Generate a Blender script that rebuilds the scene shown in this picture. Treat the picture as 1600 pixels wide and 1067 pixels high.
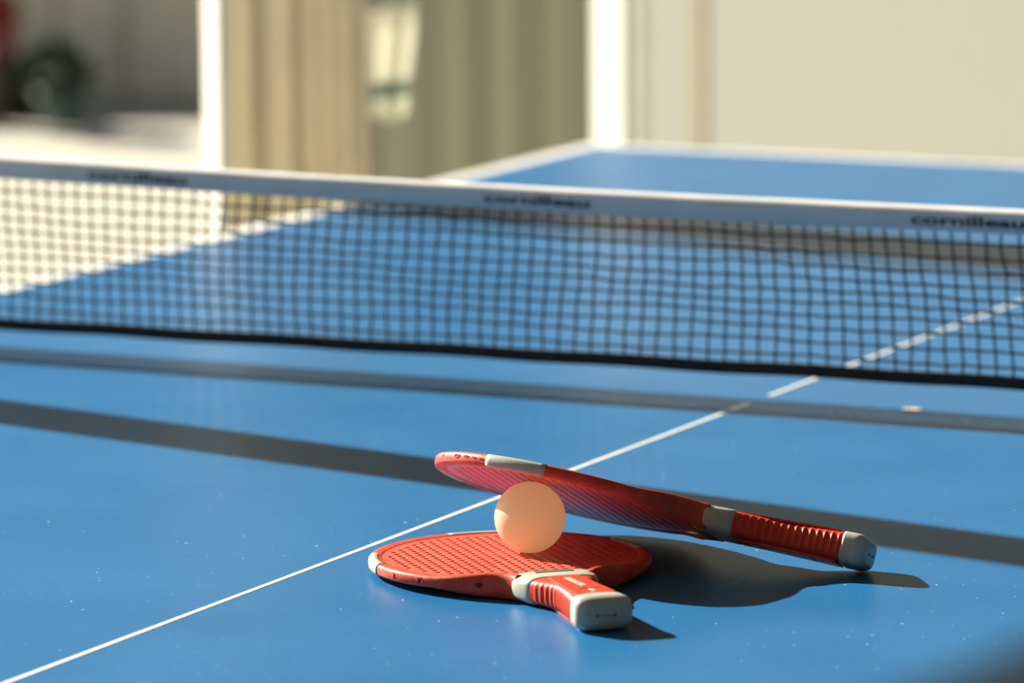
import bpy, bmesh, math, random
from mathutils import Vector, Matrix
import numpy as np

for o in list(bpy.data.objects): bpy.data.objects.remove(o)
random.seed(7)
rng = np.random.default_rng(7)
SC = bpy.context.scene
COL = SC.collection
TZ = 0.76                      # height of the table top above the floor

# ------------------------------------------------------------ camera
F_PX, CAM = 8036.94, (1.33152, -3.15734, 0.55352 + TZ)
YAW, PITCH, ROLL = 0.44796, 0.148874, -0.006174
def cam_axes():
    cy, sy, cp, sp = math.cos(YAW), math.sin(YAW), math.cos(PITCH), math.sin(PITCH)
    f = Vector((-sy*cp, cy*cp, -sp)); r = Vector((cy, sy, 0)); u = r.cross(f)
    c, s = math.cos(ROLL), math.sin(ROLL)
    return c*r + s*u, -s*r + c*u, f
r_, u_, f_ = cam_axes()
cd = bpy.data.cameras.new('camera'); cam = bpy.data.objects.new('camera', cd); COL.objects.link(cam)
cam.matrix_world = Matrix(((r_.x, u_.x, -f_.x, CAM[0]), (r_.y, u_.y, -f_.y, CAM[1]), (r_.z, u_.z, -f_.z, CAM[2]), (0, 0, 0, 1)))
cd.sensor_width = 36; cd.sensor_fit = 'HORIZONTAL'; cd.lens = F_PX/1600*36
cd.clip_start = 0.05; cd.clip_end = 500
cd.dof.use_dof = True; cd.dof.focus_distance = 2.86; cd.dof.aperture_fstop = 8.0
SC.camera = cam

# ------------------------------------------------------------ light
SUN_AZ = math.radians(180-13.65)          # direction towards the sun in the plan
SUN_EL = math.radians(28.0)
sun_dir = Vector((math.cos(SUN_AZ)*math.cos(SUN_EL), math.sin(SUN_AZ)*math.cos(SUN_EL), math.sin(SUN_EL)))
sd = bpy.data.lights.new('sun', 'SUN'); sun = bpy.data.objects.new('sun', sd); COL.objects.link(sun)
sd.energy = 14.0; sd.angle = math.radians(0.53); sd.color = (1.0, 0.93, 0.80)
sun.rotation_euler = sun_dir.to_track_quat('Z', 'Y').to_euler()
W = bpy.data.worlds.new('sky'); SC.world = W; W.use_nodes = True
wn = W.node_tree; wn.nodes.clear()
sky = wn.nodes.new('ShaderNodeTexSky'); sky.sky_type = 'NISHITA'; sky.sun_disc = False
sky.sun_elevation = SUN_EL; sky.sun_rotation = math.atan2(sun_dir.x, sun_dir.y)
sky.air_density = 1.0; sky.dust_density = 3.0; sky.ozone_density = 1.0
bg = wn.nodes.new('ShaderNodeBackground'); bg.inputs['Strength'].default_value = 0.08
wo = wn.nodes.new('ShaderNodeOutputWorld')
wn.links.new(sky.outputs[0], bg.inputs[0]); wn.links.new(bg.outputs[0], wo.inputs[0])
SC.view_settings.view_transform = 'Standard'; SC.view_settings.look = 'None'
SC.view_settings.gamma = 1.0; SC.view_settings.exposure = 0.0; SC.view_settings.use_curve_mapping = False

# ------------------------------------------------------------ materials
def mat(name, col, rough=0.5, spec=0.5, noise=None, bump=None, trans=0.0, sss=0.0, coat=0.0):
    """noise=(scale, col2, low, high): col2 mixed in by noise; bump=(scale, strength)"""
    m = bpy.data.materials.new(name); m.use_nodes = True
    nt = m.node_tree; b = nt.nodes['Principled BSDF']; out = nt.nodes['Material Output']
    b.inputs['Base Color'].default_value = (*col, 1); b.inputs['Roughness'].default_value = rough
    b.inputs['Specular IOR Level'].default_value = spec
    if coat: b.inputs['Coat Weight'].default_value = coat; b.inputs['Coat Roughness'].default_value = 0.2
    tc = nt.nodes.new('ShaderNodeTexCoord')
    if noise:
        for (sc, c2, lo, hi) in (noise if isinstance(noise, list) else [noise]):
            n = nt.nodes.new('ShaderNodeTexNoise'); n.inputs['Scale'].default_value = sc; n.inputs['Detail'].default_value = 5
            nt.links.new(tc.outputs['Object'], n.inputs['Vector'])
            rp = nt.nodes.new('ShaderNodeMapRange'); rp.inputs[1].default_value = lo; rp.inputs[2].default_value = hi
            nt.links.new(n.outputs['Fac'], rp.inputs[0])
            mx = nt.nodes.new('ShaderNodeMix'); mx.data_type = 'RGBA'
            prev = b.inputs['Base Color'].links
            if prev: nt.links.new(prev[0].from_socket, mx.inputs[6])
            else: mx.inputs[6].default_value = (*col, 1)
            mx.inputs[7].default_value = (*c2, 1)
            nt.links.new(rp.outputs[0], mx.inputs[0]); nt.links.new(mx.outputs[2], b.inputs['Base Color'])
    if bump:
        n = nt.nodes.new('ShaderNodeTexNoise'); n.inputs['Scale'].default_value = bump[0]; n.inputs['Detail'].default_value = 4
        nt.links.new(tc.outputs['Object'], n.inputs['Vector'])
        bp = nt.nodes.new('ShaderNodeBump'); bp.inputs['Strength'].default_value = bump[1]; bp.inputs['Distance'].default_value = 0.002
        nt.links.new(n.outputs['Fac'], bp.inputs['Height']); nt.links.new(bp.outputs[0], b.inputs['Normal'])
    if trans:
        t = nt.nodes.new('ShaderNodeBsdfTranslucent'); ms = nt.nodes.new('ShaderNodeMixShader'); ms.inputs[0].default_value = trans
        if b.inputs['Base Color'].links: nt.links.new(b.inputs['Base Color'].links[0].from_socket, t.inputs[0])
        else: t.inputs[0].default_value = (*col, 1)
        nt.links.new(b.outputs[0], ms.inputs[1]); nt.links.new(t.outputs[0], ms.inputs[2]); nt.links.new(ms.outputs[0], out.inputs[0])
    return m
M = {}
M['blue'] = mat('table_blue_paint', (0.011, 0.119, 0.297), 0.36, 0.16,
                noise=[(9, (0.017, 0.138, 0.330), .35, .7), (300, (0.5, 0.58, 0.62), .70, .72)], bump=(160, 0.05))
M['line'] = mat('white_line_paint', (0.82, 0.82, 0.78), 0.4, noise=(60, (0.70, 0.71, 0.68), .45, .75))
M['steel'] = mat('grey_table_frame', (0.22, 0.23, 0.25), 0.45, noise=(30, (0.28, 0.29, 0.3), .4, .7))
M['black'] = mat('black_cord', (0.012, 0.013, 0.014), 0.7, noise=(300, (0.035, 0.033, 0.025), .45, .7))
M['rubber'] = mat('black_rubber', (0.02, 0.02, 0.02), 0.6, noise=(40, (0.04, 0.04, 0.04), .4, .7))
M['tape'] = mat('white_net_tape', (0.74, 0.75, 0.74), 0.7, noise=(45, (0.68, 0.69, 0.68), .4, .7), bump=(900, 0.2))
M['ink'] = mat('black_print', (0.012, 0.012, 0.013), 0.6, noise=(90, (0.03, 0.03, 0.03), .5, .7))
M['red'] = mat('red_plastic_blade', (0.65, 0.108, 0.074), 0.32, 0.22, noise=(120, (0.61, 0.096, 0.065), .4, .7))
M['rim'] = mat('red_soft_rim', (0.62, 0.085, 0.042), 0.45, 0.25,
               noise=[(90, (0.52, 0.048, 0.026), .4, .65), (55, (0.16, 0.010, 0.012), .665, .69)], bump=(260, 0.12))
M['grip'] = mat('red_rubber_grip', (0.62, 0.05, 0.024), 0.45, 0.25, noise=(200, (0.56, 0.042, 0.02), .4, .7), bump=(500, 0.1))
M['cream'] = mat('pale_grey_plastic', (0.42, 0.43, 0.36), 0.4, 0.4, noise=(150, (0.37, 0.38, 0.32), .45, .7))
M['slot'] = mat('dark_bar_and_slot_shade', (0.10, 0.105, 0.085), 0.5, noise=(150, (0.13, 0.13, 0.10), .4, .7))  # dark bar colour, also the painted shade of the collar slot
M['mark'] = mat('dark_marking', (0.16, 0.165, 0.14), 0.6, noise=(150, (0.08, 0.08, 0.07), .4, .7))
M['chip'] = mat('chipped_dark_red', (0.20, 0.012, 0.014), 0.8, 0.2, noise=(600, (0.30, 0.025, 0.02), .4, .65), bump=(700, .6))
M['ball'] = mat('celluloid_ball', (0.997, 0.985, 0.76), 0.35, 0.5, noise=(40, (0.994, 0.975, 0.74), .4, .7), trans=0.55)
M['floor'] = mat('pale_paving', (0.50, 0.47, 0.37), 0.8, 0.2, noise=[(1.3, (0.56, 0.54, 0.45), .4, .65), (60, (0.45, 0.43, 0.35), .5, .7)], bump=(40, .2))
M['wall'] = mat('cream_render', (0.265, 0.265, 0.235), 0.85, 0.1, noise=[(0.8, (0.28, 0.28, 0.248), .4, .65), (90, (0.255, 0.255, 0.225), .5, .7)], bump=(70, .2))
M['batten'] = mat('tan_batten', (0.26, 0.22, 0.15), 0.7, 0.2, noise=(30, (0.24, 0.20, 0.135), .4, .7))
M['gap_shade'] = mat('shade_toned_backing', (0.15, 0.145, 0.11), 0.8, 0.2, noise=(20, (0.13, 0.125, 0.095), .4, .7))  # tone darkened to stand for shade in the bare strip beside the panels
M['white'] = mat('white_powder_coat', (0.64, 0.64, 0.60), 0.5, noise=(12, (0.61, 0.61, 0.57), .4, .7))
M['tan'] = mat('tan_canvas', (0.57, 0.53, 0.43), 0.9, 0.1, noise=(25, (0.545, 0.505, 0.41), .4, .65), bump=(800, .2), trans=0.55)
M['olive'] = mat('olive_screen_cloth', (0.46, 0.465, 0.385), 0.9, 0.1, noise=[(3, (0.43, 0.445, 0.37), .4, .65)], bump=(600, .2), trans=0.5)
M['towel'] = mat('white_towelling', (0.85, 0.84, 0.76), 0.95, 0.1, noise=(30, (0.80, 0.80, 0.72), .4, .65), bump=(500, .5), trans=0.45)
M['teal'] = mat('pale_teal_weave', (0.45, 0.60, 0.55), 0.95, 0.1, noise=(30, (0.40, 0.55, 0.52), .4, .65), trans=0.4)
M['stone'] = mat('grey_kerb_stone', (0.62, 0.63, 0.53), 0.9, 0.1, noise=[(5, (0.70, 0.70, 0.6), .4, .65), (40, (0.45, 0.45, 0.38), .5, .7)], bump=(30, .4))
M['leaf'] = mat('dark_green_leaf', (0.025, 0.055, 0.035), 0.5, 0.4, noise=(15, (0.04, 0.075, 0.04), .4, .7))
M['redleaf'] = mat('dark_red_flower', (0.22, 0.03, 0.02), 0.6, 0.3, noise=(15, (0.30, 0.05, 0.03), .4, .7))
M['soil'] = mat('dark_brown_pot', (0.05, 0.04, 0.03), 0.7, noise=(15, (0.07, 0.055, 0.04), .4, .7))
M['terra'] = mat('teal_glazed_pot', (0.05, 0.10, 0.09), 0.35, noise=(15, (0.07, 0.13, 0.12), .4, .7))
M['tree'] = mat('far_tree_leaf', (0.05, 0.075, 0.03), 0.8, 0.2, noise=(1.5, (0.08, 0.11, 0.045), .4, .65))
M['bark'] = mat('tree_bark', (0.10, 0.08, 0.055), 0.9, 0.1, noise=(8, (0.14, 0.11, 0.08), .4, .65))
M['canopy'] = mat('cream_canopy_cloth', (0.62, 0.58, 0.47), 0.9, 0.1, noise=(5, (0.58, 0.54, 0.43), .4, .65), bump=(500, .2))
M['ceil'] = mat('grey_brown_boards', (0.22, 0.19, 0.15), 0.8, 0.2, noise=(6, (0.26, 0.22, 0.17), .4, .65))
M['plaster'] = mat('grey_plaster', (0.26, 0.25, 0.22), 0.85, 0.1, noise=(3, (0.33, 0.32, 0.28), .4, .65), bump=(60, .2))
M['scrap'] = mat('pale_paper', (0.62, 0.55, 0.42), 0.8, 0.2, noise=(200, (0.52, 0.46, 0.36), .45, .65))

# ------------------------------------------------------------ helpers
def mesh(name, V, Fc, m, parent=None, smooth=False, loc=None):
    me = bpy.data.meshes.new(name); me.from_pydata([tuple(map(float, v)) for v in V], [], [tuple(map(int, f)) for f in Fc]); me.update()
    if m is not None: me.materials.append(m)
    o = bpy.data.objects.new(name, me); COL.objects.link(o)
    if smooth: me.shade_smooth()
    if parent: o.parent = parent
    if loc: o.location = loc
    return o
def bmobj(name, bm, m, parent=None, smooth=False):
    me = bpy.data.meshes.new(name); bm.to_mesh(me); bm.free(); me.materials.append(m)
    if smooth: me.shade_smooth()
    o = bpy.data.objects.new(name, me); COL.objects.link(o)
    if parent: o.parent = parent
    return o
def add_box(bm, c, s, rz=0.0, bevel=0.0):
    Mx = Matrix.Translation(c) @ Matrix.Rotation(rz, 4, 'Z') @ Matrix.Diagonal((s[0], s[1], s[2], 1))
    g = bmesh.ops.create_cube(bm, size=1.0, matrix=Mx)
    if bevel:
        es = list({e for v in g['verts'] for e in v.link_edges})
        bmesh.ops.bevel(bm, geom=es, offset=bevel, segments=2, affect='EDGES', profile=0.5)
def box(name, c, s, m, parent=None, rz=0.0, bevel=0.0):
    bm = bmesh.new(); add_box(bm, Vector(c), s, rz, bevel); return bmobj(name, bm, m, parent)
def add_tube(bm, a, b, r, seg=10, r2=None):
    a, b = Vector(a), Vector(b); d = b-a
    Mx = Matrix.Translation((a+b)/2) @ d.to_track_quat('Z', 'Y').to_matrix().to_4x4()
    bmesh.ops.create_cone(bm, cap_ends=True, segments=seg, radius1=r, radius2=r if r2 is None else r2, depth=d.length, matrix=Mx)
def tube(name, a, b, r, m, parent=None, seg=16, r2=None):
    bm = bmesh.new(); add_tube(bm, a, b, r, seg, r2); return bmobj(name, bm, m, parent, False)
def thing(name, label, cat, loc=(0, 0, 0), group=None):
    o = bpy.data.objects.new(name, None); COL.objects.link(o); o.location = loc; o.empty_display_size = .05
    tag(o, label, cat, group); return o
def tag(o, label, cat, group=None):
    o['label'] = label; o['category'] = cat
    if group: o['group'] = group
    return o
def struct(o): o['kind'] = 'structure'; return o
def loft(rings, close_ends=True):
    V, Fc = [], []; n = len(rings[0])
    for R in rings: V += list(R)
    for i in range(len(rings)-1):
        for j in range(n):
            k = (j+1) % n; Fc.append((i*n+j, i*n+k, (i+1)*n+k, (i+1)*n+j))
    if close_ends:
        Fc.append(tuple(range(n-1, -1, -1))); b = (len(rings)-1)*n; Fc.append(tuple(range(b, b+n)))
    return V, Fc
def view_pt(px, d):            # a plan position used for laying the place out
    a = YAW - math.atan((px-800)/F_PX/math.cos(PITCH))
    return CAM[0]-math.sin(a)*d, CAM[1]+math.cos(a)*d

# ------------------------------------------------------------ floor
fl = mesh('floor', [(-40, -12, 0), (14, -12, 0), (14, 90, 0), (-40, 90, 0)], [(0, 1, 2, 3)], M['floor']); struct(fl)

# ------------------------------------------------------------ veranda roof and the walls behind the camera
RZ = 2.60
rp = [(-2.241, 7.0), (-3.741, -8.0), (5.0, -8.0), (5.0, 7.0)]
struct(mesh('ceiling', [(x, y, RZ) for x, y in rp]+[(x, y, RZ+.14) for x, y in rp], [(0, 1, 2, 3), (7, 6, 5, 4)]+[(k, k+4, (k+1) % 4+4, (k+1) % 4) for k in range(4)], M['ceil']))
struct(box('wall_right', (4.45, -3.4, RZ/2), (.2, 8.0, RZ-.002), M['plaster']))
struct(box('wall_front', (1.0, -7.3, RZ/2), (6.6, .2, RZ-.002), M['plaster']))

# ------------------------------------------------------------ cream wall behind the table end (oblique to the table)
wt = Vector((0.8, -0.6, 0)); wn_ = Vector((-0.6, -0.8, 0))       # along the wall / facing
W0 = Vector((*view_pt(985, 8.9), 0))
wall_rz = math.atan2(wt.y, wt.x)
def wall_box(name, a, b, z0, z1, d0, d1, m, parent=None, bevel=0):
    c = W0 + wt*(a+b)/2 + wn_*(d0+d1)/2; c.z = (z0+z1)/2
    return box(name, c, (b-a, abs(d1-d0), z1-z0), m, parent, wall_rz, bevel)
wb = struct(wall_box('wall_back', -0.02, 7.9, 0, RZ-.002, -0.16, -0.02, M['gap_shade']))
def wall_px(px):               # distance along the wall of a plan ray
    x, y = view_pt(px, 1.0); d = Vector((x-CAM[0], y-CAM[1])); A = Vector((CAM[0], CAM[1]))
    det = d.x*(-wt.y) - d.y*(-wt.x); bx, by = W0.x-A.x, W0.y-A.y
    return (d.x*by - d.y*bx)/det
s1, s2, s3 = wall_px(1010), wall_px(1081), wall_px(1103)
wall_box('panel', s1, s2, 0, RZ-.002, -0.02, 0, M['wall'], wb)
wall_box('batten', s2+.002, s3-.002, 0, RZ-.002, -0.02, 0.004, M['batten'], wb)
edges = [s3, s3+1.25, s3+2.5, s3+3.75, s3+5.0, s3+6.25, 7.9]
for i in range(6):
    wall_box('panel', edges[i], edges[i+1]-.0015, 0, RZ-.002, -0.02, 0, M['wall'], wb)

# ------------------------------------------------------------ white corner post
def square_post(name, px, d, w, depth, label, rz, z1=2.59, loc=None):
    x, y = loc if loc else view_pt(px, d)
    t = thing(name, label, 'post', (x, y, 0))
    box('shaft', (0, 0, z1/2+.006), (w, depth, z1-.012), M['white'], t, rz, .003)
    box('base_plate', (0, 0, .005), (w+.03, depth+.05, .01), M['white'], t, rz, .002)
    box('cap', (0, 0, z1+.003), (w+.012, depth+.012, .010), M['white'], t, rz, .002)
    return t
square_post('corner_post', 957, 6.25, 0.088, 0.012, 'broad white flat post beside the cream wall beyond the table corner', math.radians(-130+90))
square_post('frame_post', 340, 4.56, 0.046, 0.006, 'narrow white flat post beside the gathered tan curtain', math.radians(-130+90))
# post by the net end; its shadow lies across the near half of the table
square_post('shade_post', 0, 0, 0.073, 0.06, 'broad white square post standing past the end of the net', math.radians(90-13.65), loc=(-1.12, -0.087))

# ------------------------------------------------------------ gathered tan curtain
def curtain(name, pa, pb, z0, z1, amp, folds, m, flare=0.0, thick=0.004, nx=140, nz=14, seed=1, wav=None):
    a, b = Vector((*pa, 0)), Vector((*pb, 0)); t = (b-a); L = t.length; t.normalize(); n = Vector((t.y, -t.x, 0))
    r = random.Random(seed); ph = [r.uniform(0, 6.28) for _ in range(4)]
    V, Fc = [], []
    for side in (0, 1):
        for j in range(nz+1):
            z = z0+(z1-z0)*j/nz; low = max(0, (1.05-z))/1.05
            for i in range(nx+1):
                u = i/nx
                off = amp*(math.sin(u*folds*6.283+ph[0]) + .45*math.sin(u*folds*2.3*6.283+ph[1]+.6*z)) * (1+.3*low)
                s = u*L + flare*low*low*(u-.25)*1.6
                p = a + t*s + n*(off+side*thick); V.append((p.x, p.y, z))
    N = (nx+1)*(nz+1)
    for j in range(nz):
        for i in range(nx):
            q = j*(nx+1)+i; A = (q, q+1, q+nx+2, q+nx+1)
            Fc.append(A); Fc.append(tuple(N+k for k in reversed(A)))
    for j in range(nz):
        for q in (j*(nx+1), j*(nx+1)+nx):
            Fc.append((q, q+nx+1, q+nx+1+N, q+N))
    for i in range(nx):
        for q in (i, nz*(nx+1)+i):
            Fc.append((q, q+N, q+1+N, q+1))
    return mesh(name, V, Fc, m, None, True)
tc_ = curtain('gathered_curtain', view_pt(353, 4.60), view_pt(572, 4.66), 0.02, 2.33, 0.005, 3.2, M['tan'], flare=0.03, seed=4)
tag(tc_, 'tan canvas curtain gathered in vertical folds beside the thin white post', 'curtain')
oc = curtain('screen_curtain', view_pt(540, 6.80), view_pt(955, 6.60), 0.02, 2.33, 0.003, 5, M['olive'], seed=9, nx=160)
tag(oc, 'olive grey screen curtain hanging between tan curtain and thick white post', 'curtain')
# rail carrying both curtains
rl = thing('curtain_rail', 'white curtain rail running along the tops of the white posts', 'rail', (0, 0, 0))
A_, B_, C_, D_ = view_pt(322, 4.61), view_pt(572, 4.66), view_pt(540, 6.80), view_pt(955, 6.60)
tube('rail', (A_[0], A_[1], 2.42), (C_[0], C_[1], 2.42), .014, M['white'], rl)
tube('rail', (C_[0], C_[1], 2.42), (D_[0], D_[1], 2.42), .014, M['white'], rl)
tube('rail', (A_[0], A_[1], 2.40), (B_[0], B_[1], 2.40), .012, M['white'], rl)
for P, zt in ((A_, 2.41), (B_, 2.40), (C_, 2.42)):
    for q in range(1):
        tube('hook', (P[0], P[1], 2.331), (P[0], P[1], zt), .004, M['steel'], rl, 8)

# ------------------------------------------------------------ white towel on a cord in front of the olive screen
tw = thing('hanging_towel', 'white towel with pale teal stripe hanging between the two curtains', 'towel', (0, 0, 0))
def zat(py, d): return CAM[2] - math.tan(PITCH+(py-533.5)/F_PX)*d
TD = 5.3
def towel_piece(name, rows, m, off=0.0):
    V, Fc = [], []; nx = 16
    for side in (0, 1):
        for (py, pl, pr) in rows:
            for i in range(nx+1):
                px = pl+(pr-pl)*i/nx; dd = TD+.012*math.sin(i*.9)+.25*(i/nx-.5)*.2 - off + side*(.004+2*off)
                x, y = view_pt(px, dd); V.append((x, y, zat(py, TD)))
    nr = len(rows); N = nr*(nx+1)
    for j in range(nr-1):
        for i in range(nx):
            q = j*(nx+1)+i; A = (q, q+1, q+nx+2, q+nx+1); Fc.append(tuple(reversed(A))); Fc.append(tuple(N+k for k in A))
        for q in (j*(nx+1), j*(nx+1)+nx): Fc.append((q, q+nx+1, q+nx+1+N, q+N))
    for i in range(nx):
        for q in (i, (nr-1)*(nx+1)+i): Fc.append((q, q+N, q+1+N, q+1))
    return mesh(name, V, Fc, m, tw, True)
towel_piece('cloth', [(18, 560, 656), (60, 560, 654), (100, 560, 648), (140, 560, 643), (165, 560, 641), (178, 590, 640), (188, 602, 634)], M['towel'])
towel_piece('stripe', [(128, 562, 644.3), (152, 562, 642.5)], M['teal'], .0012)
towel_piece('hem', [(16.5, 559, 657), (20.5, 559, 657)], M['towel'], .003)

# two thin cords let down from the ceiling carry it
for q in (566, 652):
    x, y = view_pt(q, TD+.012*math.sin((q-560)/96*16*.9)+.05*((q-560)/96-.5))
    tube('hanging_cord', (x, y, zat(18, TD)), (x, y, RZ-.001), .0015, M['white'], tw, 8)

# ------------------------------------------------------------ kerb wall and pots far left
def rel(px, d, z=0): x, y = view_pt(px, d); return Vector((x, y, z))
ka, kb = rel(-420, 12.95), rel(520, 12.85)
kd = (kb-ka).normalized(); krz = math.atan2(kd.y, kd.x); kl = (kb-ka).length
kw = thing('kerb_wall', 'low grey stone wall across the paving behind the pots', 'wall', tuple((ka+kb)/2))
nst = 9
for i in range(nst):
    w = kl/nst; h = .34+random.uniform(-.006, .006)
    box('stone', kd*(-kl/2+w*(i+.5))+Vector((0, 0, h/2)), (w-.008, .22+random.uniform(-.01, .01), h), M['stone'], kw, krz, .008)
def lathe(name, prof, m, parent, seg=28):
    rings = [[(r*math.cos(2*math.pi*k/seg), r*math.sin(2*math.pi*k/seg), z) for k in range(seg)] for r, z in prof]
    V, Fc = loft(rings); return mesh(name, V, Fc, m, parent, True)
def leaves(name, n, c, rad, size, m, parent, seed):
    r = random.Random(seed); V, Fc = [], []
    for i in range(n):
        while True:
            q = Vector((r.uniform(-1, 1), r.uniform(-1, 1), r.uniform(-1, 1)))
            if .2 < q.length < 1: break
        p = Vector(c)+Vector((q.x*rad[0], q.y*rad[1], q.z*rad[2])); d = (q.normalized()+Vector((r.uniform(-.6, .6), r.uniform(-.6, .6), r.uniform(-.2, .7)))).normalized()
        s = d.cross(Vector((r.uniform(-1, 1), r.uniform(-1, 1), r.uniform(-1, 1)))).normalized(); L = size*r.uniform(.7, 1.3); nn = d.cross(s)
        b = len(V); V += [p, p+d*L*.5+s*L*.25+nn*L*.06, p+d*L, p+d*L*.5-s*L*.25+nn*L*.06, p+d*L*.5-nn*L*.02]
        Fc += [(b, b+4, b+1), (b+1, b+4, b+2), (b+2, b+4, b+3), (b+3, b+4, b)]
    return mesh(name, V, Fc, m, parent)
def potted(name, label, px, d, pr, ph, fr, fh, mp, ml, n, seed, size):
    t = thing(name, label, 'plant', tuple(rel(px, d)))
    lathe('pot', [(pr*.72, 0), (pr*.76, .004), (pr*.95, ph*.85), (pr*1.05, ph*.87), (pr*1.05, ph), (pr*.9, ph), (pr*.88, ph*.9)], mp, t)
    tube('stem', (0, 0, ph*.8), (0, 0, ph+fh*.5), .006, M['bark'], t, 8)
    leaves('foliage', n, (0, 0, ph+fh*.5), (fr, fr, fh*.55), size, ml, t, seed)['kind'] = 'stuff'
    return t
potted('potted_shrub', 'dark green bushy plant in a small teal glazed pot', 100, 12.3, .055, .085, .062, .11, M['terra'], M['leaf'], 420, 3, .035)
potted('potted_shrub', 'low dark plant in a wide brown pot before the grey wall', 34, 12.52, .08, .06, .085, .06, M['soil'], M['leaf'], 420, 5, .035)
potted('potted_shrub', 'plant with dark red flowers in a tall brown pot', -18, 12.3, .06, .18, .075, .16, M['soil'], M['redleaf'], 420, 8, .04)

# ------------------------------------------------------------ far trees, out of view, added as a dark backdrop for the table reflections
def tree(x, y, h, seed, label):
    t = thing('tree', label, 'tree', (x, y, 0), 'unseen trees added far beyond the paving')
    tube('trunk', (0, 0, 0), (0, 0, h*.45), .22, M['bark'], t, 12, .14)
    r = random.Random(seed); bm = bmesh.new()
    for i in range(9):
        a = r.uniform(0, 6.28); q = r.uniform(0, h*.16)
        Mx = Matrix.Translation((q*math.cos(a), q*math.sin(a), h*r.uniform(.30, .82))) @ Matrix.Diagonal((h*.22, h*.22, h*.2, 1))
        bmesh.ops.create_icosphere(bm, subdivisions=3, radius=1.0, matrix=Mx)
    for v in bm.verts: v.co += Vector((r.uniform(-1, 1), r.uniform(-1, 1), r.uniform(-1, 1)))*h*.018
    bmobj('crown', bm, M['tree'], t)
for i in range(5):
    d = 60+random.uniform(-3, 3); a = YAW+math.radians(-14+i*9.5)
    tree(CAM[0]-math.sin(a)*d, CAM[1]+math.cos(a)*d, 5.5+random.uniform(-1, 1), 20+i, 'dark leafy tree added out of view far beyond the paving')

# ------------------------------------------------------------ table
HW, HL, TH = .7625, 1.37, .022
tb = thing('table_tennis_table', 'blue table tennis table with white lines and a net across', 'table', (0, 0, 0))
def slab(y0, y1):
    bm = bmesh.new(); add_box(bm, Vector((0, (y0+y1)/2, TZ-TH/2)), (2*HW, y1-y0, TH), 0, .0012)
    return bmobj('table_top', bm, M['blue'], tb)
for s, (y0, y1) in ((-1, (-HL, -.0004)), (1, (.0004, HL))):
    sl = slab(y0, y1)
    def stripe(name, x0, x1, ya, yb):
        z = TZ
        bm = bmesh.new(); add_box(bm, Vector(((x0+x1)/2, (ya+yb)/2, z+.00005)), (x1-x0, yb-ya, .0003)); return bmobj(name, bm, M['line'], sl)
    stripe('side_line', -HW+.001, -HW+.021, y0+.0012, y1-.0012); stripe('side_line', HW-.021, HW-.001, y0+.0012, y1-.0012)
    if s < 0: stripe('end_line', -HW+.021, HW-.021, y0+.001, y0+.021); stripe('centre_line', -.0017, .0017, y0+.021, -.020)
    else: stripe('end_line', -HW+.021, HW-.021, y1-.021, y1-.001); stripe('centre_line', -.0017, .0017, .0155, y1-.021)
    # apron frame under each half
    for (c, sz) in (((0, y0+.06*(s < 0)+.0-.0 if s < 0 else y1-.06, TZ-TH-.02), (1.40, .03, .04)), ((0, -.06 if s < 0 else .06, TZ-TH-.02), (1.40, .03, .04)),
                    ((-.70, (y0+y1)/2, TZ-TH-.02), (.03, 1.22, .04)), ((.70, (y0+y1)/2, TZ-TH-.02), (.03, 1.22, .04))):
        box('apron_rail', c, sz, M['steel'], sl, 0, .003)
    for sx in (-1, 1):
        for yy in (s*1.15, s*.22):
            lg = box('leg', (sx*.62, yy, (TZ-TH-.0405+.03)/2+.0), (.04, .04, TZ-TH-.0405-.03), M['steel'], tb, 0, .004)
            box('foot', (sx*.62, yy, .0155), (.05, .05, .031), M['rubber'], lg, 0, .004)

# scrap of pale label stuck to the table beside the net
sv = []
for k in range(11):
    a = 2*math.pi*k/11; q = 1+.25*math.sin(k*2.7)
    sv.append((.1095+.006*q*math.cos(a), -.0015+.0055*q*math.sin(a)))
V = [(x, y, TZ+.0001) for x, y in sv]+[(x, y, TZ+.0006) for x, y in sv]
tag(mesh('paper_scrap', V, [tuple(range(11, 22))]+[(k, (k+1) % 11, 11+(k+1) % 11, 11+k) for k in range(11)], M['scrap']), 'small pale paper scrap on the blue table below the net', 'scrap')

# ------------------------------------------------------------ net
net = thing('table_net', 'black mesh net with printed white top tape across blue table', 'net', (0, 0, TZ))
NX = .90
def ztop(x): return .1375+.0022*((x+.2)/.5)**2 if x < -.2 else .1368+.0007*(1-math.exp(-((x+.2)/.2)**2))+.0007*math.exp(-((x+.2)/.2)**2)
def ztop(x): return .1362+.0035*min(1.6, ((x+.12)/.45)**2)*.8
def zbot(x): return .0125+(.0176-.0125)*min(1, max(0, (x+.6)/.75))
prof = [(-.0046, -.0160), (-.0052, -.0060), (-.0060, -.0040), (-.0052, -.0016), (-.0030, -.0003), (0, 0), (.0030, -.0003), (.0052, -.0016), (.0060, -.0040), (.0052, -.0060), (.0046, -.0160), (.0030, -.0163), (-.0030, -.0163)]
rings = []
for i in range(121):
    x = -NX+2*NX*i/120; zt = ztop(x); wv = .0006*math.sin(x*23)+.0004*math.sin(x*61)
    rings.append([(x, y+wv, zt+z) for y, z in prof])
V, Fc = loft(rings); tp = mesh('top_tape', V, Fc, M['tape'], net, True)
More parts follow.
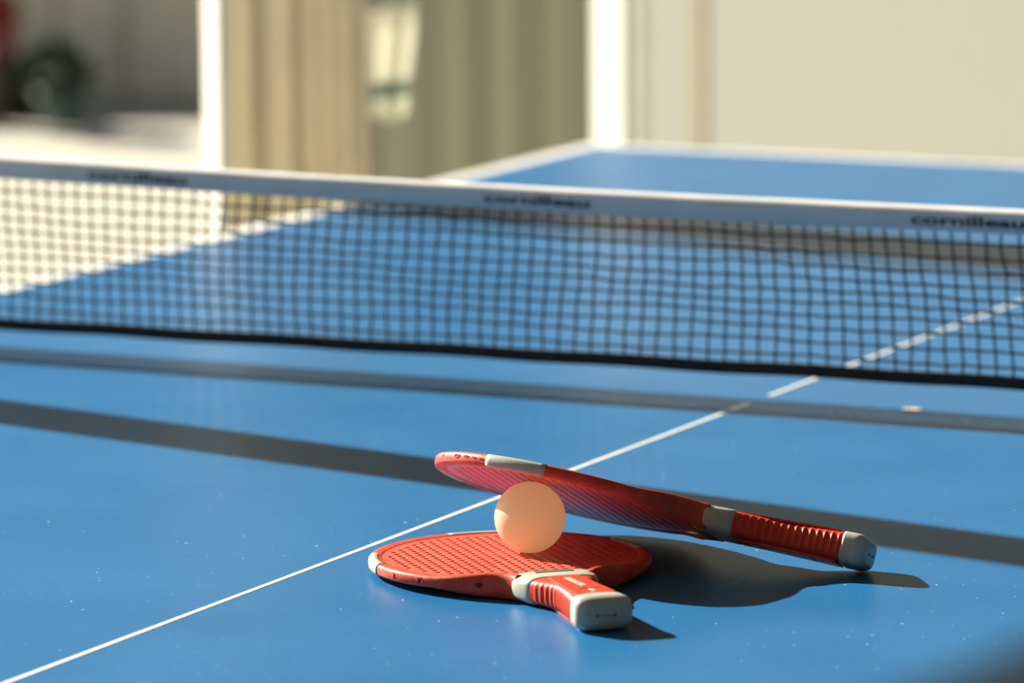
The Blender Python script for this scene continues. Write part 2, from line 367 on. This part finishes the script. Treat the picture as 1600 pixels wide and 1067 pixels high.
# printed name, three repeats seen and one more on each side
for k in range(-2, 4):
    x0 = -.518+.3135*(k+0); 
    if x0 < -.86 or x0+.08 > .86: continue
    cu = bpy.data.curves.new('lettering', 'FONT'); cu.body = 'cornilleau'; cu.size = .01; cu.offset = .00028; cu.resolution_u = 3
    to = bpy.data.objects.new('lettering_tmp', cu); COL.objects.link(to)
    bpy.context.view_layer.update()
    me = bpy.data.meshes.new_from_object(to.evaluated_get(bpy.context.evaluated_depsgraph_get()))
    bpy.data.objects.remove(to); bpy.data.curves.remove(cu)
    xs = [v.co.x for v in me.vertices]; ys = [v.co.y for v in me.vertices]; sx = .0805/(max(xs)-min(xs)); h = max(ys)
    zt = ztop(x0+.04)
    for v in me.vertices:
        lx, ly = (v.co.x-min(xs))*sx, v.co.y*(.0066/h)
        xx = x0+lx; wv = .0006*math.sin(xx*23)+.0004*math.sin(xx*61)
        zz = ztop(xx)-.0118+ly
        yf = -.0052-.0008*max(0, min(1, ((zz-ztop(xx))+.006)/.002)) if zz-ztop(xx) > -.006 else -.0046-.0006*((zz-ztop(xx)+.016)/.010)
        v.co = (xx, yf+wv-.0003, zz)
    me.materials.clear(); me.materials.append(M['ink'])
    to = bpy.data.objects.new('lettering', me); COL.objects.link(to); to.parent = tp
# bottom band
rings = []
for i in range(121):
    x = -NX+2*NX*i/120; z0 = zbot(x)+.0004*math.sin(x*47); wv = .0008*math.sin(x*19)
    rings.append([(x, wv-.002, z0), (x, wv+.002, z0), (x, wv+.0024, z0+.0035), (x, wv+.002, z0+.0086), (x, wv-.002, z0+.0086), (x, wv-.0024, z0+.0035)])
V, Fc = loft(rings); mesh('bottom_band', V, Fc, M['black'], net)
# mesh strings: one welded lattice of square-section cords
V, Fc = [], []
def cordline(pts, r):
    n = len(pts); b = len(V)
    for i, p in enumerate(pts):
        t = (Vector(pts[min(i+1, n-1)])-Vector(pts[max(i-1, 0)])).normalized(); s = Vector((0, 1, 0)); q = t.cross(s).normalized()
        for a in range(5):
            th = 2*math.pi*a/5; w = Vector(p)+(s*math.cos(th)+q*math.sin(th))*r; V.append(w)
    for i in range(n-1):
        for a in range(5):
            c = (a+1) % 5; Fc.append((b+i*5+a, b+i*5+c, b+(i+1)*5+c, b+(i+1)*5+a))
PX, NR = .0119, 11
ncol = int(2*NX/PX)
jit = rng.normal(size=(ncol+1, NR+2, 2))*np.array([.00045, .0004])
def node(i, j):
    x = -NX+.003+PX*i; a = j/NR; zb, zt = zbot(x)+.004, ztop(x)-.014
    # the mesh hangs slightly skewed, differently along its length
    sk = .004*math.sin(x*5.3+.6)*(1-a)+.0025*math.sin(a*3.1+x*9)
    e = a+.02*math.sin(a*6.28)
    return (x+sk+jit[i, j, 0], .0008*math.sin(x*19)*(1-a), zb+(zt-zb)*e+jit[i, j, 1]*(0 < j < NR)+.0006*math.sin(x*31+j))
for i in range(ncol): cordline([node(i, j) for j in range(NR+1)], .00088)
for j in range(1, NR): cordline([node(i, j) for i in range(ncol)], .00095)
nm = mesh('netting', V, Fc, M['black'], net); nm['kind'] = 'stuff'
for s in (-1, 1):
    pt = tube('net_post', (s*.905, 0, -.06), (s*.905, 0, .146), .009, M['steel'], net)
    box('clamp', (s*.825, 0, -.045), (.19, .05, .012), M['steel'], net, 0, .003)
    box('clamp', (s*.825, 0, .002+.0025), (.19, .05, .006), M['steel'], net, 0, .002) if False else None
    tube('clamp_screw', (s*.72, 0, -.075), (s*.72, 0, -.024), .006, M['steel'], net)

# ------------------------------------------------------------ bats
BA, BB, XC, XE = .0816, .0789, .0827, .1766
HWC, HWG, HWE, HTR, HTC, HTG, HTE = .0239, .0112, .0158, .0040, .0072, .0079, .0090
def sm(t): t = min(1, max(0, t)); return t*t*(3-2*t)
def hand_w(x):
    xm = XC+.45*(XE-XC)
    if x < XC: return HWC
    return HWC+(HWG-HWC)*sm((x-XC)/(xm-XC)) if x < xm else HWG+(HWE-HWG)*sm((x-xm)/(XE-xm))
def hand_t(x):
    if x < XC: return HTC
    return HTC+(HTG-HTC)*sm((x-XC)/.02) if x < XC+.02 else HTG+(HTE-HTG)*sm((x-XC-.02)/(XE-XC-.02))
TH0 = math.radians(27)
def outline():
    P = []
    e0 = (BA*math.cos(TH0), BB*math.sin(TH0))
    c = (.0772, .0262); e1 = (XC+.004, HWC-.0008)
    for k in range(12):
        t = 1-k/12; P.append(((1-t)**2*e0[0]+2*t*(1-t)*c[0]+t*t*e1[0], (1-t)**2*e0[1]+2*t*(1-t)*c[1]+t*t*e1[1]))
    n = 150
    for k in range(n+1):
        th = TH0+(2*math.pi-2*TH0)*k/n; P.append((BA*math.cos(th), BB*math.sin(th)))
    P += [(x, -y) for x, y in reversed(P[:12])]
    return P
OUT = outline()
def normals(P):
    N = []
    for i in range(len(P)):
        a, b = P[max(i-1, 0)], P[min(i+1, len(P)-1)]; tx, ty = b[0]-a[0], b[1]-a[1]; l = math.hypot(tx, ty); N.append((ty/l, -tx/l))
    return N
ONR = normals(OUT)
RPROF = [(.0080, .0022), (.0076, .0027), (.0060, .0030), (.0042, .0034), (.0024, .0035), (.0010, .0030), (.0002, .0019), (0, 0)]
RPROF = RPROF+[(a, -b) for a, b in reversed(RPROF[:-1])]
def rim_mesh(name, i0, i1, grow, m, parent, worn=False):
    rings = []
    r = random.Random(5)
    for i in range(i0, i1+1):
        (x, y), (nx, ny) = OUT[i], ONR[i]
        k = 1+(HTC/.0035-1)*sm((x-.050)/.030)
        rings.append([(x-nx*(a-grow), y-ny*(a-grow), b*(1+grow*140)*k) for a, b in RPROF if not grow or a < .0065])
    V, Fc = loft(rings); return mesh(name, V, [tuple(reversed(f)) for f in Fc], m, parent, True)
def face_mesh():
    step = .0005; nx = int(.172/step); ny = int(.160/step)
    xs = -.084+step*np.arange(nx+1); ys = -.080+step*np.arange(ny+1)
    X, Y = np.meshgrid(xs, ys, indexing='ij')
    ell = 1-np.sqrt((X/BA)**2+(Y/BB)**2); dist = ell*.080           # approximate inset
    inside = (dist > .0050) | ((X > .062) & (X < .085) & (np.abs(Y) < .0215))
    lx, ly = .0064, .0058
    u = (X/lx)-np.round(X/lx); v = (Y/ly)-np.round(Y/ly)
    rr = np.sqrt((u*lx/.0017)**2+(v*ly/.0017)**2)
    dim = np.where((dist > .0095) & (X < .066), np.clip(1-rr**2, 0, 1)**.5, 0)
    cxn, cyn = np.round(X/lx)*lx, np.round(Y/ly)*ly
    cd_ = (1-np.sqrt((cxn/BA)**2+(cyn/BB)**2))*.080
    dim = np.where((cd_ > .0115) & (cxn < .062), np.clip(1-rr**2, 0, 1)**.5, 0)
    Z = .0027-.0016*dim
    idx = -np.ones(X.shape, int); cell = inside[:-1, :-1] & inside[1:, :-1] & inside[:-1, 1:] & inside[1:, 1:]
    use = np.zeros(X.shape, bool)
    for a in (0, 1):
        for b in (0, 1): use[a:nx+a, b:ny+b] |= cell
    idx[use] = np.arange(use.sum())
    Vt = np.stack([X[use], Y[use], Z[use]], -1); n = len(Vt)
    I, J = np.nonzero(cell)
    Ft = np.stack([idx[I, J], idx[I+1, J], idx[I+1, J+1], idx[I, J+1]], -1)
    Vb = Vt*np.array([1, 1, -1]); Fb = Ft[:, ::-1]+n
    return np.concatenate([Vt, Vb]), np.concatenate([Ft, Fb])
FV, FF = face_mesh()
def np_mesh(name, V, Fc, m, parent, smooth=True):
    me = bpy.data.meshes.new(name); nv, nf = len(V), len(Fc)
    me.vertices.add(nv); me.vertices.foreach_set('co', V.astype(np.float32).ravel())
    me.loops.add(nf*4); me.loops.foreach_set('vertex_index', Fc.astype(np.int32).ravel())
    me.polygons.add(nf); me.polygons.foreach_set('loop_start', np.arange(0, nf*4, 4, dtype=np.int32))
    me.update(calc_edges=True); me.validate(); me.materials.append(m)
    if smooth: me.shade_smooth()
    o = bpy.data.objects.new(name, me); COL.objects.link(o); o.parent = parent; return o
def sect(x, w, t, n=40, e=.5, rib=0.0):
    R = []
    for k in range(n):
        th = 2*math.pi*k/n; c, s = math.cos(th), math.sin(th)
        y = w*math.copysign(abs(c)**e, c); z = t*math.copysign(abs(s)**e, s)
        y += math.copysign(rib*max(0, abs(c)-.35)/.65, c)
        R.append((x, y, z))
    return R
def hloft(name, xs, m, parent, grow=0.0, rib=None, cap=False, scale=None):
    rings = []
    for x in xs:
        w, t = hand_w(x)+grow, hand_t(x)+grow
        if cap:
            q = max(0, 1-(XE-x)/.007); f = math.sqrt(max(0, 1-q*q)); w = w-.0062*(1-f); t = t-.0048*(1-f)
        if scale: a = scale(x); w += a; t += a
        rings.append(sect(x, w, t, rib=rib(x) if rib else 0))
    V, Fc = loft(rings); return mesh(name, V, Fc, m, parent, True)
def lin(a, b, n): return [a+(b-a)*i/n for i in range(n+1)]
def make_bat(label):
    t = thing('table_tennis_bat', label, 'bat', (0, 0, 0), 'red bats stacked with the ball')
    np_mesh('blade', FV, FF, M['red'], t)
    n = len(OUT)
    rim = rim_mesh('rim', 0, n-1, 0, M['rim'], t)
    def ang_i(deg): return 12+int(round((math.radians(deg)-TH0)/(2*math.pi-2*TH0)*150))
    for a0, a1 in ((86, 112), (163, 190), (248, 274)):
        ri = rim_mesh('rim_insert', ang_i(a0), ang_i(a1), .0003, M['cream'], rim); ri['label'] = 'pale grey plastic rim insert'
    rings = []
    for x in lin(.054, .0785, 10):
        k = 1+(HTC/.0035-1)*sm((x-.050)/.030); w = min(.0789*math.sqrt(max(0, 1-(x/BA)**2)), .06); w = max(w, HWC)-.006
        rings.append(sect(x, w, .0026+(.0030*k-.0026)*sm((x-.054)/.02), e=.25))
    V, Fc = loft(rings); mesh('throat', V, Fc, M['rim'], t, True)
    co = hloft('collar', lin(.0765, .1000, 14), M['cream'], t, .0004, scale=lambda x: -.0012*max(0, 1-(x-.0765)/.003)-.0006*max(0, 1-(.1-x)/.002))
    for s in (1, -1):
        zt = s*(hand_t(.082)+.0004)
        bm = bmesh.new(); add_box(bm, Vector((.0825, .0, zt)), (.0058, .022, .0007), 0, .0002); bmobj('collar_slot_shade', bm, M['slot'], co)  # plate on the collar surface; its dark colour stands for the recess shade
    def rib(x): return .0007*(0.5+.5*math.sin((x-.112)/.0043*2*math.pi))**2 * sm((x-.100)/.008) * (1 if x < .161 else 0)
    gr = hloft('grip', lin(.0965, .1645, 150), M['grip'], t, -.0002, rib=rib)
    for s in (1, -1):
        # red inlay on the broad side of the grip with two pale bars
        def plate(nm, x0, x1, w0, w1, dz, m, skew=0.0):
            V, Fc = [], []; k = 16
            for i in range(k+1):
                x = x0+(x1-x0)*i/k; z = s*(hand_t(x)+dz); w = w0+(w1-w0)*i/k; cx = skew*(i/k-.5)
                V += [(x, cx-w, z), (x, cx+w, z), (x, cx+w, z-s*.0012), (x, cx-w, z-s*.0012)]
            for i in range(k):
                b = i*4
                for a in range(4): Fc.append((b+a, b+(a+1) % 4, b+4+(a+1) % 4, b+4+a))
            Fc += [(3, 2, 1, 0), (k*4, k*4+1, k*4+2, k*4+3)]
            o = mesh(nm, V, Fc, m, gr)
            bm = bmesh.new(); bm.from_mesh(o.data); bmesh.ops.recalc_face_normals(bm, faces=bm.faces); bm.to_mesh(o.data); bm.free()
        plate('grip_inlay', .1015, .1600, .0090, .0105, .0003, M['grip'])
        plate('inlay_bar', .1085, .1370, .0016, .0016, .0006, M['cream'], 0.001)
        plate('inlay_bar', .1440, .1455, .0060, .0060, .0006, M['slot'])
        plate('inlay_bar', .1480, .1570, .0011, .0011, .0006, M['cream'])
    ec = hloft('end_cap', lin(.1625, .1690, 5)+lin(.1700, XE, 14), M['cream'], t, .0005, cap=True)
    bm = bmesh.new(); add_box(bm, Vector((XE, 0, -.0005)), (.0004, .010, .0004))
    for s in (-1, 1):
        bmesh.ops.create_cone(bm, cap_ends=True, segments=10, radius1=.0009, radius2=.0009, depth=.0005, matrix=Matrix.Translation((XE, s*.005, -.0005)) @ Matrix.Rotation(math.pi/2, 4, 'Y'))
    bmobj('end_mark', bm, M['mark'], ec)
    return t
def R3(yaw, pitch, roll): return Matrix.Rotation(yaw, 4, 'Z') @ Matrix.Rotation(pitch, 4, 'Y') @ Matrix.Rotation(roll, 4, 'X')
def dup(root, label):
    r = root.copy(); COL.objects.link(r); r['label'] = label
    for ch in list(root.children):
        c = ch.copy(); COL.objects.link(c); c.parent = r
        for g in list(ch.children):
            d = g.copy(); COL.objects.link(d); d.parent = c
    return r
def chips(root, spots):
    rim = [c for c in root.children if c.name.split('.')[0] == 'rim'][0]
    for deg, z, sa, sz in spots:
        th = math.radians(deg); r = random.Random(int(deg*10)); V = [(1.0004*BA*math.cos(th), 1.0004*BB*math.sin(th), z, )]
        n = 12
        for k in range(n):
            a = 2*math.pi*k/n; q = r.uniform(.65, 1.15); t2 = th+sa*q*math.cos(a)/.08; zz = z+sz*q*math.sin(a)
            g = (.0002-.0034*max(0, abs(zz)-.0012)**2/.0025**2*1.6)
            V.append(((BA+g)*math.cos(t2), (BB+g)*math.sin(t2), zz))
        b = len(V); V += [(x*.975, y*.975, zz) for x, y, zz in V]
        Fc = [(0, 1+k, 1+(k+1) % n) for k in range(n)]+[(1+k, b+1+k, b+1+(k+1) % n, 1+(k+1) % n) for k in range(n)]
        mesh('rim_chip', V, Fc, M['chip'], rim)
lo = make_bat('red dimpled bat lying flat on the table under the ball')
up = dup(lo, 'red dimpled bat leaning tilted on top of the ball')
LOW_CHIPS = [(289, .0003, .0005, .0016), (304.5, .0002, .0022, .0017), (330.5, .0002, .0022, .0015), (300, 0, .0006, .0006)]
UP_CHIPS = [(230, .0006, .0040, .0013), (236, .0004, .0028, .0010), (241, .0002, .0016, .0006), (245, 0, .0016, .0005), (248, -.0004, .0010, .0008), (217, .0006, .0009, .0005)]
chips(lo, LOW_CHIPS); chips(up, UP_CHIPS)
lo.matrix_world = Matrix.Translation((.1068, -.6127, TZ+.0064)) @ R3(-.8332, -.0195, 0)
UR = R3(.09, .1385, -.355)
up.matrix_world = Matrix.Translation((.1206, -.5570, TZ+.0359)) @ UR

# ------------------------------------------------------------ ball
bm = bmesh.new(); bmesh.ops.create_uvsphere(bm, u_segments=64, v_segments=40, radius=.02)
ball = bmobj('table_tennis_ball', bm, M['ball'], None, True); ball.location = (.11260, -.59903, TZ+.02890)
tag(ball, 'pale peach ball wedged between the two red bats', 'ball')
